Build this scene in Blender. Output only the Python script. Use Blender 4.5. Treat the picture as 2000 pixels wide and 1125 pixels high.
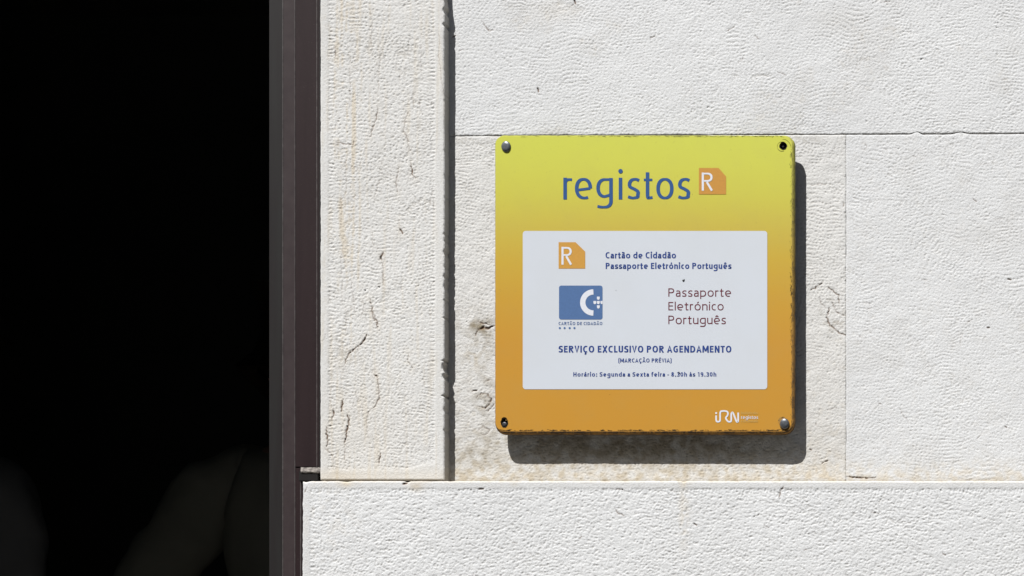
import bpy, bmesh, math, random
import numpy as np
from mathutils import Vector
random.seed(4)
for o in list(bpy.data.objects): bpy.data.objects.remove(o)
sc = bpy.context.scene
COL = sc.collection

# ------------------------------------------------------------------ camera, sky, sun, exposure
S = 0.0007                      # metres per photo pixel (2000 px wide) on the wall plane
DP = 3430.0                     # camera distance in those pixels
XC, YC = 2457.0, 1584.0         # where the view axis meets the wall
CAM_H = 1.6
D = DP * S
cam = bpy.data.cameras.new('camera'); co = bpy.data.objects.new('camera', cam); COL.objects.link(co)
co.location = (XC * S, -D, CAM_H); co.rotation_euler = (math.radians(90), 0, 0)
cam.sensor_width = 36; cam.lens = 36 * DP / 2000
cam.shift_x = (1000 - XC) / 2000; cam.shift_y = (YC - 562.5) / 2000
cam.clip_start = 0.05; cam.clip_end = 500
sc.camera = co

SX, SZ = 0.55, 1.80             # sun: sideways and downward travel per unit into the wall
sundir = Vector((SX, 1.0, -SZ)).normalized()
w = bpy.data.worlds.new('World'); sc.world = w; w.use_nodes = True
wn = w.node_tree.nodes; wn.clear()
sky = wn.new('ShaderNodeTexSky'); sky.sky_type = 'NISHITA'; sky.sun_disc = False
sky.sun_elevation = math.asin(-sundir.z); sky.sun_rotation = math.atan2(-sundir.x, -sundir.y)
bg = wn.new('ShaderNodeBackground'); bg.inputs[1].default_value = 0.05
wo = wn.new('ShaderNodeOutputWorld')
w.node_tree.links.new(sky.outputs[0], bg.inputs[0]); w.node_tree.links.new(bg.outputs[0], wo.inputs[0])
sl = bpy.data.lights.new('sun', 'SUN'); sl.energy = 4.6; sl.angle = math.radians(0.5); sl.color = (1, 0.988, 0.965)
so = bpy.data.objects.new('sun', sl); COL.objects.link(so); so.rotation_euler = sundir.to_track_quat('-Z', 'Y').to_euler()
so.location = (-2, -6, 9)
sc.view_settings.view_transform = 'Standard'; sc.view_settings.look = 'None'
sc.view_settings.gamma = 1; sc.view_settings.use_curve_mapping = False
sc.view_settings.exposure = 0.89

# ------------------------------------------------------------------ helpers
def PX(px, py, d):
    """photo pixel on the plane d pixels behind the wall face (minus = in front) -> world"""
    k = (DP + d) / DP
    return (XC * S + (px - XC) * S * k, d * S, CAM_H + (YC - py) * S * k)
def PXa(px, py, d):
    k = (DP + d) / DP
    return np.stack([XC * S + (px - XC) * S * k, d * S + 0 * px, CAM_H + (YC - py) * S * k], -1)
def tag(o, label=None, cat=None, group=None, kind=None):
    if label: o['label'] = label
    if cat: o['category'] = cat
    if group: o['group'] = group
    if kind: o['kind'] = kind
    return o
def empty(name, loc, **k):
    o = bpy.data.objects.new(name, None); COL.objects.link(o); o.location = loc; o.empty_display_size = .1
    return tag(o, **k)
def link(name, me, mat, parent=None, smooth=False):
    if mat is not None and not me.materials: me.materials.append(mat)
    if smooth:
        me.polygons.foreach_set('use_smooth', [True] * len(me.polygons))
    o = bpy.data.objects.new(name, me); COL.objects.link(o)
    if parent:
        o.parent = parent; o.location = -Vector(parent_world(parent))
    return o
def parent_world(p):
    v = Vector(p.location)
    while p.parent: p = p.parent; v += Vector(p.location)
    return v
def mesh(name, verts, faces):
    me = bpy.data.meshes.new(name); me.from_pydata([tuple(v) for v in verts], [], faces); me.update(); return me
def bm_mesh(name, bm):
    me = bpy.data.meshes.new(name); bm.to_mesh(me); bm.free(); return me
def box(x0, x1, y0, y1, z0, z1, bev=0.0, seg=2):
    bm = bmesh.new(); bmesh.ops.create_cube(bm, size=1)
    for v in bm.verts:
        v.co = Vector(((x0 + x1) / 2 + v.co.x * (x1 - x0), (y0 + y1) / 2 + v.co.y * (y1 - y0), (z0 + z1) / 2 + v.co.z * (z1 - z0)))
    if bev: bmesh.ops.bevel(bm, geom=bm.edges[:], offset=bev, segments=seg, affect='EDGES')
    return bm_mesh('box', bm)

# ------------------------------------------------------------------ materials
class N:
    def __init__(s, name, rough=.8, spec=.3):
        s.m = bpy.data.materials.new(name); s.m.use_nodes = True
        s.t = s.m.node_tree; s.b = s.t.nodes['Principled BSDF']
        s.b.inputs['Roughness'].default_value = rough; s.b.inputs['Specular IOR Level'].default_value = spec
    def n(s, typ, **k):
        q = s.t.nodes.new(typ)
        for a, v in k.items(): setattr(q, a, v)
        return q
    def l(s, a, b): s.t.links.new(a, b)
    def noise(s, scale, detail=3, rough=.5, vec=None, out=0):
        q = s.n('ShaderNodeTexNoise'); q.inputs['Scale'].default_value = scale
        q.inputs['Detail'].default_value = detail; q.inputs['Roughness'].default_value = rough
        s.l(vec if vec else s.coord(), q.inputs['Vector']); return q.outputs[out]
    def coord(s):
        if not hasattr(s, 'c'): s.c = s.n('ShaderNodeNewGeometry')
        return s.c.outputs['Position']
    def stretch(s, a, b, c):
        q = s.n('ShaderNodeMapping'); s.l(s.coord(), q.inputs[0]); q.inputs['Scale'].default_value = (a, b, c); return q.outputs[0]
    def attr(s, name):
        q = s.n('ShaderNodeAttribute'); q.attribute_name = name; return q.outputs['Fac']
    def ramp(s, f, stops, interp='LINEAR'):
        q = s.n('ShaderNodeValToRGB'); q.color_ramp.interpolation = interp; e = q.color_ramp.elements
        while len(e) < len(stops): e.new(.5)
        for k, (p, c) in enumerate(stops):
            e[k].position = p; e[k].color = (c[0], c[1], c[2], 1) if not isinstance(c, (int, float)) else (c, c, c, 1)
        s.l(f, q.inputs[0]); return q.outputs[0]
    def mix(s, f, a, b, mode='MIX'):
        q = s.n('ShaderNodeMix', data_type='RGBA', blend_type=mode)
        for v, i in ((f, 0), (a, 6), (b, 7)):
            if isinstance(v, (int, float)): q.inputs[i].default_value = v
            elif isinstance(v, tuple): q.inputs[i].default_value = (*v[:3], 1)
            else: s.l(v, q.inputs[i])
        return q.outputs[2]
    def math(s, op, a, b=0.0, clamp=False):
        q = s.n('ShaderNodeMath', operation=op, use_clamp=clamp)
        for v, i in ((a, 0), (b, 1)):
            if isinstance(v, (int, float)): q.inputs[i].default_value = v
            else: s.l(v, q.inputs[i])
        return q.outputs[0]
    def color(s, c):
        if isinstance(c, tuple): s.b.inputs['Base Color'].default_value = (*c[:3], 1)
        else: s.l(c, s.b.inputs['Base Color'])
    def bump(s, h, dist, strength=1.0):
        q = s.n('ShaderNodeBump'); q.inputs['Distance'].default_value = dist
        if isinstance(strength, (int, float)): q.inputs['Strength'].default_value = strength
        else: s.l(strength, q.inputs['Strength'])
        s.l(h, q.inputs['Height']); s.l(q.outputs[0], s.b.inputs['Normal'])

def stone_mat(name, base):
    q = N(name, .9, .2)
    big = q.noise(5, 4, .6)
    c = q.mix(q.ramp(big, [(.35, 0.), (.7, 1.)]), tuple(v * .955 for v in base), tuple(v * 1.03 for v in base))
    fine = q.noise(420, 3, .7)
    c = q.mix(q.ramp(fine, [(.3, .35), (.62, 0.)]), c, tuple(v * .62 for v in (base[0] * 1.05, base[1], base[2] * .93)))
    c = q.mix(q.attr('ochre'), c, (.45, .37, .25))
    c = q.mix(q.attr('dirt'), c, (.19, .155, .10))  # dirt in stains and pits, plus shade painted on block sides and under the sign
    c = q.mix(q.attr('crack'), c, (.10, .055, .028))
    q.color(c)
    # outside the finely modelled area the picked surface is carried on as relief
    n1 = q.noise(200, 3, .6)
    n2 = q.noise(420, 3, .7)
    hh = q.math('ADD', q.math('MULTIPLY', n1, q.math('SUBTRACT', 1.0, q.attr('dense'))), q.math('MULTIPLY', n2, .55))
    q.bump(hh, .0012)
    return q.m
STONE = stone_mat('limestone', (.555, .56, .565))
STONE_W = stone_mat('limestone_warm', (.545, .541, .530))
q = N('mortar', .95, .1); q.color(q.mix(q.noise(60), (.22, .20, .17), (.34, .31, .27))); MORTAR = q.m
q = N('brown_frame_paint', .55, .16)
c = q.mix(q.ramp(q.noise(1, 5, .65, vec=q.stretch(90, 90, 4)), [(.35, 0.), (.7, 1.)]), (.0115, .0050, .0058), (.0165, .0082, .0090))
dust = q.ramp(q.noise(900, 2, .5), [(.66, 0.), (.74, .5)])
c = q.mix(dust, c, (.07, .06, .055)); q.color(c)
q.bump(q.noise(700, 2, .5), .0002, .5); FRAME = q.m
q = N('grey_green_frame_paint', .5, .22)
q.color(q.mix(q.ramp(q.noise(1, 5, .65, vec=q.stretch(90, 90, 4)), [(.35, 0.), (.7, 1.)]), (.0095, .0072, .0072), (.0125, .0118, .0112))); FRAME2 = q.m
q = N('dusty_frame', .85, .2); q.color(q.mix(q.ramp(q.noise(170, 4, .7), [(.38, 0.), (.62, 1.)]), (.06, .052, .048), (.22, .20, .18))); DUSTY = q.m

# ------------------------------------------------------------------ noise maps for the dressed stone
GX0, GY0, GW, GH = 560, -96, 1620, 1312
rng = np.random.default_rng(7)
FY = np.fft.fftfreq(GH)[:, None]; FX = np.fft.rfftfreq(GW)[None, :]
FR = np.hypot(FX, FY) + 1e-9; FT = np.arctan2(FY, FX)
def band(wl, bw=.3, th=None, spread=.4):
    F = np.fft.rfft2(rng.standard_normal((GH, GW)))
    g = np.exp(-((np.log(FR * wl)) / bw) ** 2)
    if th is not None:
        a = np.abs(((FT - th + np.pi / 2) % np.pi) - np.pi / 2)
        g = g * np.exp(-(a / spread) ** 2)
    r = np.fft.irfft2(F * g, (GH, GW)); return r / r.std()
def low(wl):
    F = np.fft.rfft2(rng.standard_normal((GH, GW)))
    r = np.fft.irfft2(F * np.exp(-(FR * wl) ** 2), (GH, GW)); return r / r.std()
hz = band(6.3, .20, np.pi / 2, .22); vt = band(6.6, .22, 0, .25)
grid = (hz + .9 * vt); grid /= grid.std()
rows = band(6.4, .36, np.pi / 2, .5)
dots = band(6.2, .42)
diag = band(6.6, .34, np.pi * .30, .55)
dia2 = band(6.6, .34, -np.pi * .33, .55)
coarse = band(15, .5)
rough = band(9, .7, np.pi / 2, 1.0)
m1, m2, m3, m4, m5 = [np.exp(1.7 * low(60)) for _ in range(5)]
tex = (grid * m1 * 2.3 + dots * m2 * 2.0 + diag * m3 * .6 + dia2 * m4 * .5 + rows * m5 * .8) / np.sqrt((m1 * 2.3) ** 2 + (m2 * 2.0) ** 2 + (m3 * .6) ** 2 + (m4 * .45) ** 2 + (m5 * .7) ** 2)
tex /= tex.std()
tex = tex + .62 * band(4.2, .3) + .2 * band(11, .5); tex /= tex.std()
amp = 1 + .17 * low(45)
tex = tex * np.clip(amp, .5, 1.5)
texR = (.6 * dots + .3 * tex + .75 * rough + .35 * coarse + .3 * band(4.3, .25)); texR /= texR.std()
def pits(dx, dy, jit, sig, sd):
    """dents of a pick or bush hammer: rows of separate blows that wander across the block"""
    r_ = np.random.default_rng(sd)
    wx, wy = low(160) * 9 + low(45) * 2.2, low(160) * 9 + low(45) * 2.2
    gx, gy = np.meshgrid(np.arange(-40, GW + 40, dx), np.arange(-40, GH + 40, dy))
    gx = gx + (np.arange(gx.shape[0])[:, None] % 2) * dx * .3
    gx = gx + r_.normal(0, jit, gx.shape); gy = gy + r_.normal(0, jit * .8, gy.shape)
    ix = np.clip(gx, 0, GW - 1).astype(int); iy = np.clip(gy, 0, GH - 1).astype(int)
    gx = gx + wx[iy, ix]; gy = gy + wy[iy, ix]
    a = np.exp(r_.normal(0, .16, gx.shape)); ok = (gx > 1) & (gx < GW - 2) & (gy > 1) & (gy < GH - 2)
    A = np.zeros((GH, GW)); x = gx[ok]; y = gy[ok]; v = a[ok]; i = x.astype(int); j = y.astype(int); fx = x - i; fy = y - j
    for di, dj, w_ in ((0, 0, (1 - fx) * (1 - fy)), (1, 0, fx * (1 - fy)), (0, 1, (1 - fx) * fy), (1, 1, fx * fy)): np.add.at(A, (j + dj, i + di), v * w_)
    A = np.fft.irfft2(np.fft.rfft2(A) * np.exp(-2 * (np.pi * sig) ** 2 * (FX ** 2 * 1.15 + FY ** 2 * .85)), (GH, GW))
    A = (A - A.mean()) / A.std(); A = np.tanh(A / 1.5) * 1.5; return A / A.std()
pa, pb = pits(7.0, 6.4, .75, 1.5, 21), pits(6.3, 6.0, 1.5, 1.5, 22)
mk = 1 / (1 + np.exp(-2 * low(80)))
pf = pa * mk + pb * (1 - mk); pf /= pf.std()
tex = .78 * pf * np.clip(amp, .6, 1.4) + .38 * tex + .22 * band(4.2, .3); tex = np.tanh(tex / 2) * 2; tex /= tex.std()
texR = .55 * pits(7.4, 6.6, 2.0, 1.7, 23) + .6 * texR; texR = np.tanh(texR / 2.2) * 2.2; texR /= texR.std()
und = low(70) * .6 + low(200); mid = low(25)
pit = np.clip(band(11, .8) - 2.75, 0, None)
fine = band(4.2, .25)
_F = np.fft.rfft2(rng.standard_normal((GH, GW))); streak = np.fft.irfft2(_F * np.exp(-(FX * 9) ** 2 - (FY * 130) ** 2), (GH, GW)); streak /= streak.std()
def samp(A, px, py):
    x = np.clip(px - GX0, 0, GW - 1.001); y = np.clip(py - GY0, 0, GH - 1.001)
    i = x.astype(int); j = y.astype(int); fx = x - i; fy = y - j
    return (A[j, i] * (1 - fx) * (1 - fy) + A[j, i + 1] * fx * (1 - fy) + A[j + 1, i] * (1 - fx) * fy + A[j + 1, i + 1] * fx * fy)
def inside(px, py):
    m = 30.
    return np.clip((px - GX0) / m, 0, 1) * np.clip((GX0 + GW - px) / m, 0, 1) * np.clip((py - GY0) / m, 0, 1) * np.clip((GY0 + GH - py) / m, 0, 1)
def sm(a, b, x):
    t = np.clip((x - a) / (b - a), 0, 1); return t * t * (3 - 2 * t)
def carve(px, py, lines):
    """depth (px) and mask of hairline cracks given as polylines with a width and a depth"""
    dep = np.zeros_like(px)
    for pts, wd, dp in lines:
        p = [pts[0]]
        for a, b in zip(pts[:-1], pts[1:]):                 # make every crack ragged
            n = max(1, int(math.dist(a, b) / 3.2))
            for k in range(1, n + 1):
                t = k / n
                p.append((a[0] + (b[0] - a[0]) * t + random.uniform(-1.5, 1.5), a[1] + (b[1] - a[1]) * t + random.uniform(-1.2, 1.2)))
        X0 = min(x for x, _ in p) - 6; X1 = max(x for x, _ in p) + 6
        Y0 = min(y for _, y in p) - 6; Y1 = max(y for _, y in p) + 6
        idx = np.nonzero((px > X0) & (px < X1) & (py > Y0) & (py < Y1))
        if not len(idx[0]): continue
        qx, qy = px[idx], py[idx]; best = np.zeros_like(qx)
        nseg = len(p) - 1; tot = sum(math.dist(a, b) for a, b in zip(pts[:-1], pts[1:])); kw = .72 if tot < 13 else 1.0
        for si_, ((ax, ay), (bx, by)) in enumerate(zip(p[:-1], p[1:])):
            ux, uy = bx - ax, by - ay; L = ux * ux + uy * uy + 1e-6
            t = np.clip(((qx - ax) * ux + (qy - ay) * uy) / L, 0, 1)
            dd = np.hypot(qx - ax - t * ux, qy - ay - t * uy)
            ww = max(.6, kw * wd * random.uniform(.55, 1.1) * (.45 + .65 * math.sin(math.pi * (si_ + .6) / (nseg + .2))))
            best = np.maximum(best, np.exp(-(dd / ww) ** 2) * random.choice((.4, .6, .8, 1, 1)))
        dep[idx] = np.maximum(dep[idx], best * dp)
    return dep
def blob(px, py, cx, cy, rx, ry): return np.exp(-((px - cx) / rx) ** 2 - ((py - cy) / ry) ** 2)

# cracks of the door pilaster (photo pixels)
B, T = (1.25, 2.3), (.8, .5)
PIL_CR = [([(724,21),(727,40),(725,80),(727,101)],*T),([(737,120),(740,139),(739,171),(736,187)],*T),
 ([(737,208),(736,227),(729,245),(724,267)],1.1,1.0),([(797,219),(791,235),(789,256),(796,275),(799,296)],1.1,.9),
 ([(653,88),(655,112)],1.1,1.0),([(683,133),(683,208)],*T),([(802,318),(805,339),(811,348)],1.3,1.5),
 ([(742,321),(740,354),(731,385)],*T),([(779,327),(773,354),(776,378)],1.0,.9),([(779,430),(781,448)],*T),([(781,448),(786,456)],1.7,2.2),
 ([(748,492),(743,505)],1.9,3.2),([(743,505),(748,517),(748,557)],1.0,.9),([(727,454),(728,478),(734,484)],*T),
 ([(723,584),(727,614),(737,638)],1.1,1.2),([(710,587),(710,608),(702,622)],*T),([(675,318),(676,375),(666,390),(666,460)],.8,.5),
 ([(686,548),(690,596),(696,617)],*T),([(666,493),(668,566)],.8,.5),([(676,600),(675,651)],*T),([(726,606),(737,629),(737,645)],1.1,1.2),
 ([(716,653),(713,664),(700,675)],*B),([(700,675),(679,693),(673,709)],1.2,1.5),([(673,709),(671,728)],*T),
 ([(700,677),(698,693),(705,699),(706,718)],*T),([(729,730),(737,738)],*B),([(737,738),(739,763),(740,779),(730,795),(718,805),(715,824)],1.1,1.1),([(715,824),(718,856)],*T),
 ([(798,693),(798,706),(806,718)],1.0,.9),([(670,779),(666,805)],*B),([(651,798),(649,821)],*B),([(638,834),(638,850),(640,862),(638,872)],*B),
 ([(678,808),(681,821),(676,846),(673,866)],1.4,2.0),([(673,866),(673,898)],1.0,.8),([(743,885),(740,904)],1.4,1.8),([(735,888),(741,896)],1.0,.8),
 ([(762,741),(759,766)],*T),([(625,868),(640,880),(652,895),(650,915)],.9,.7),([(640,650),(628,668)],.8,.4),
 ([(857,60),(859,85),(857,110),(862,150),(868,185)],.9,.6),([(660,335),(672,325),(680,300)],*T),([(655,278),(690,282),(690,276)],1.3,1.1)]
for k in range(46):                                      # many short ones the photo shows all over the shaft
    x = random.uniform(645, 845); y = random.uniform(10, 900); n = random.uniform(12, 45)
    PIL_CR.append(([(x, y), (x + random.uniform(-4, 4), y + n * .5), (x + random.uniform(-6, 6), y + n)], .8, random.uniform(.25, .55)))
UP_CR = [([(940,40),(945,46),(950,53),(953,59),(960,59),(966,57)],1.2,1.0),([(1122,1),(1123,7)],1.8,2.),([(1116,10),(1121,8)],1.1,.8),
 ([(1050,172),(1053,180)],2.0,2.2),([(884,72),(890,70)],1.8,2.),([(1270,74),(1280,68)],1.2,1.2),([(1422,60),(1434,52)],1.3,1.3),([(1442,124),(1452,113)],1.,.9),
 ([(1529,177),(1527,188),(1517,193)],.9,.9),([(1688,42),(1697,38)],1.,1.),([(1474,68),(1480,76)],1.6,.9),([(1518,140),(1535,146)],1.,.7),([(1600,71),(1622,73)],1.,.5),
 ([(896,100),(905,96)],1.1,.7),([(1050,100),(1057,92)],1.1,.6),([(1720,4),(1738,3)],1.,.7)]
M1_CR = [([(929,655),(935,645),(945,638),(952,641),(965,636)],1.9,2.4),([(932,628),(946,632),(958,634)],1.3,1.3),([(930,778),(940,768),(952,770),(959,780),(957,790),(948,797),(936,794)],1.5,1.6),
 ([(922,764),(930,762)],1.8,1.6),([(945,745),(960,742)],1.2,.8),([(935,842),(945,832),(956,840),(950,850),(938,848)],1.1,.8),([(952,805),(965,790)],1.2,1.0),
 ([(1584,566),(1592,564),(1600,556),(1610,550)],1.3,1.5),([(1617,560),(1626,568),(1637,575),(1638,590)],1.3,1.5),([(1600,580),(1604,592),(1612,602)],1.,.8),
 ([(1620,600),(1615,620),(1622,636),(1640,650),(1652,655)],1.6,1.6),([(1625,590),(1635,610),(1648,616)],1.3,1.),([(1585,362),(1602,358),(1612,360)],1.1,.8),
 ([(1605,906),(1616,900)],1.6,1.8),([(1594,826),(1597,832)],1.3,1.2),([(1582,878),(1586,880)],1.6,1.5),([(1615,801),(1634,796)],1.,.9),([(1648,397),(1649,402)],2.,1.6)]
M2_CR = [([(1928,640),(1931,641)],1.6,2.0),([(1890,629),(1898,625)],1.3,1.1),([(1969,545),(1974,547)],1.6,1.5),([(1963,833),(1967,836)],1.8,2.),([(1908,858),(1916,850)],1.2,.9),
 ([(1654,931),(1672,932),(1700,934),(1712,932)],1.5,2.),([(1676,654),(1684,660)],1.,.6),([(1901,389),(1908,393)],1.5,.9),([(1940,428),(1955,427)],1.,.6),([(1806,421),(1822,418)],1.,.6),
 ([(1783,305),(1790,306)],1.2,.9),([(1906,322),(1932,320)],1.,.5),([(1876,676),(1876,660),(1884,650)],1.2,.5),([(1716,786),(1721,790)],2.,.9),([(1756,797),(1765,812),(1775,826)],1.2,.6),
 ([(1683,281),(1690,279),(1692,290),(1685,292),(1682,287)],1.1,.5),([(1689,594),(1697,592),(1701,600),(1696,606),(1689,602)],1.,.35),([(1800,546),(1812,547)],1.,.6),([(1706,876),(1718,878)],1.1,.8)]
LOW_CR = [([(788,945),(795,943)],2.6,2.2),([(600,952),(596,960)],1.5,.9),([(1355,1022),(1361,1026)],2.0,2.4),([(1530,950),(1524,962),(1521,970)],1.5,1.4),([(1492,1024),(1501,1030)],1.2,1.),
 ([(1472,1010),(1482,1004)],1.2,.9),([(1200,992),(1206,1002),(1220,1008)],1.3,.9),([(1203,956),(1216,956)],1.2,1.2),([(1131,1052),(1137,1048)],1.5,1.3),([(700,1084),(712,1090)],1.,.7),
 ([(936,955),(942,954)],1.7,1.5),([(1000,1060),(1012,1062)],1.2,.9),([(1700,1000),(1716,1004)],1.2,.9),([(1840,1080),(1848,1086)],1.4,1.),([(1570,1075),(1580,1072)],1.2,.9)]

def comb(t, per): return np.clip(np.sin(2 * np.pi * t / per), 0, 1)
def h_pil(px, py, u):
    n = samp(tex, px, py)
    m = sm(638, 644, px) * (1 - sm(847, 852, px)) * (1 - sm(914 - 14 * sm(780, 850, px), 922 - 14 * sm(780, 850, px), py))
    h = -.24 * np.log1p(np.exp(1.7 * n)) * m * u * 1.15
    wob = samp(mid, px, py) * 1.2
    cmb = comb(py + wob, 7.4) * (sm(640, 643, px) * (1 - sm(650, 655, px)) + sm(838, 842, px) * (1 - sm(849, 851, px)))
    h -= cmb * .55 * m * u
    h += (-.35) * m + .11 * samp(und, px, py) * u + .10 * samp(mid, px, py) * u * (.3 + .7 * m)
    h -= samp(pit, px, py) * 1.5 * m * u
    cr = carve(px, py, PIL_CR)
    flake = sm(40, 60, py) * (1 - sm(170, 200, py)) * sm(857, 860, px)
    h += flake * .9
    och = .04 * sm(0, 1.6, samp(band_a, px, py)) * sm(-.5, 1.5, samp(und, px, py)) + .34 * np.clip(blob(px, py, 676, 260, 30, 420) * 1.1 + .12, 0, 1) * sm(-.5, 1.7, samp(streak, px, py) + .35 * n + .4 * samp(band_a, px, py)) + .14 * sm(.6, 2., samp(streak, px, py))
    och += .17 * sm(900, 930, py) + .2 * blob(px, py, 665, 930, 30, 10) + .10 * blob(px, py, 700, 850, 90, 90)
    och += .10 * np.clip(cr * .0 + carve_halo(px, py), 0, 1)
    dirt = .22 * sm(.5, 2.0, n) * m + .35 * blob(px, py, 660, 927, 14, 9) * sm(-1, 1, samp(mid, px, py)) + .35 * blob(px, py, 670, 282, 30, 5) * sm(-.5, 1.2, samp(mid, px, py))
    return h - cr, np.clip(cr * .8, 0, .92), och, dirt
band_a = low(14)
def carve_halo(px, py):
    r = np.zeros_like(px)
    for pts, wd, dp in PIL_CR[:41]:
        if dp < .5: continue
        for (x, y) in pts: r = np.maximum(r, blob(px, py, x, y, 7, 14) * min(1, dp))
    return r
def h_up(px, py, u):
    n = samp(tex, px, py)
    h = -.22 * np.log1p(np.exp(1.7 * n)) * u + .11 * samp(und, px, py) * u + .08 * samp(mid, px, py) * u
    h -= samp(pit, px, py) * 1.5 * u
    cr = carve(px, py, UP_CR)
    och = .10 * sm(.6, 2, samp(band_a, px, py)) * sm(0, 1.5, samp(und, px, py)) + .12 * blob(px, py, 1090, 20, 40, 20)
    dirt = .20 * sm(.8, 2.4, n) + .07 * sm(.4, 1.6, samp(und, px, py)) + .25 * blob(px, py, 1070, 262, 22, 9) + .12 * blob(px, py, 1640, 40, 60, 28)
    return h - cr, np.clip(cr * .8, 0, .9), och, dirt
def h_m1(px, py, u):
    n = samp(tex, px, py); r = samp(texR, px, py)
    k = sm(540, 760, py)
    h = -(.21 * np.log1p(np.exp(1.7 * n)) * (1 - k) + .24 * np.log1p(np.exp(1.6 * (.5 * r + .6 * n))) * k) * u * 1.1
    h += .14 * samp(und, px, py) * u + .16 * samp(mid, px, py) * u
    strip = (1 - sm(278, 282, py)); h = h * (1 - .45 * strip)
    h -= samp(pit, px, py) * .8 * u
    cr = carve(px, py, M1_CR)
    v = samp(band_a, px, py); md = samp(mid, px, py)
    och = .03 * sm(540, 700, py) + .42 * sm(868, 935, py) * sm(-2.2, 1.8, v) + .12 * sm(.5, 2, v) * sm(500, 900, py) + .25 * blob(px, py, 925, 700, 14, 22) * sm(-.5, 1, v)
    band1 = blob(px, py, 915, 637, 50, 10) * .55 + blob(px, py, 950, 642, 18, 18) * .7
    dirt = band1 * sm(-1.3, 1.2, md) + .22 * sm(.5, 2.0, n) + .30 * blob(px, py, 945, 775, 25, 40) * sm(-.5, 1.3, md)
    dirt += .62 * blob(px, py, 1230, 866, 290, 36) * sm(-3.4, 1.6, md + .5 * v) + .3 * sm(930, 941, py) + .30 * blob(px, py, 900, 890, 60, 16) * sm(-.5, 1.3, md)  # stain under the sign, also colouring its cast shadow brown
    och += .30 * blob(px, py, 1230, 872, 300, 40) * sm(-2, 1, md)  # ochre warms the colour inside the sign's shadow
    dirt += .30 * blob(px, py, 935, 660, 40, 60) * sm(-.6, 1.2, v) + .16 * sm(680, 900, py) * sm(-.3, 1.6, v + .5 * md) * sm(1660, 1400, px)
    dirt += .35 * blob(px, py, 1628, 615, 26, 36) * sm(-.4, 1.4, v) + .10 * blob(px, py, 930, 720, 60, 160) * sm(-.2, 1.6, md)
    return h - cr, np.clip(cr * .75, 0, .85), och, dirt
def h_m2(px, py, u):
    n = samp(tex, px, py)
    m = .45 + .55 * sm(1658, 1672, px)
    h = -.20 * np.log1p(np.exp(1.7 * n)) * u * m + .11 * samp(und, px, py) * u + .10 * samp(mid, px, py) * u
    h -= samp(pit, px, py) * 1.5 * u
    cr = carve(px, py, M2_CR); v = samp(band_a, px, py)
    och = .38 * sm(885, 938, py) * sm(-1.8, 1.4, v) + .04 * sm(.2, 2, v)
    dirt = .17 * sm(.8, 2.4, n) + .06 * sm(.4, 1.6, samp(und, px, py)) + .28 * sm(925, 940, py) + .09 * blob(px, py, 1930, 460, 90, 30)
    return h - cr, np.clip(cr * .75, 0, .85), och, dirt
def h_low(px, py, u):
    r = samp(texR, px, py)
    m = sm(951, 957, py) * sm(602, 608, px)
    wob = samp(mid, px, py) * 1.5
    h = -.32 * np.log1p(np.exp(1.6 * r)) * m * u + .11 * samp(und, px, py) * u + .14 * samp(mid, px, py) * u * m - .2 * m
    h -= comb(px + wob, 6.6) * .5 * sm(952, 954, py) * (1 - sm(960, 966, py)) * u * m
    h -= comb(py + wob, 7.) * .4 * sm(603, 605, px) * (1 - sm(612, 616, px)) * u * m
    h -= samp(pit, px, py) * 1.1 * m * u
    cr = carve(px, py, LOW_CR); v = samp(band_a, px, py)
    och = .30 * (1 - sm(939.5, 943, py)) + .16 * (1 - sm(939, 949, py)) * sm(-1, 1.5, v) + .28 * blob(px, py, 1335, 1000, 10, 70) * sm(-1, 1., v) + .28 * blob(px, py, 1335, 943, 6, 10)
    och += .5 * (blob(px, py, 676, 945, 16, 7) + blob(px, py, 812, 950, 14, 9) + .5 * blob(px, py, 1005, 944, 8, 6)) + .12 * blob(px, py, 640, 1010, 60, 90) * sm(-.5, 1.5, v)
    dirt = .2 * sm(.8, 2.2, r) + .06 * (1 - m)
    return h - cr, np.clip(cr * .8, 0, .9), och, dirt
def h_flat(px, py, u):
    z = np.zeros_like(px); return z, z, z + .04, z

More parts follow.
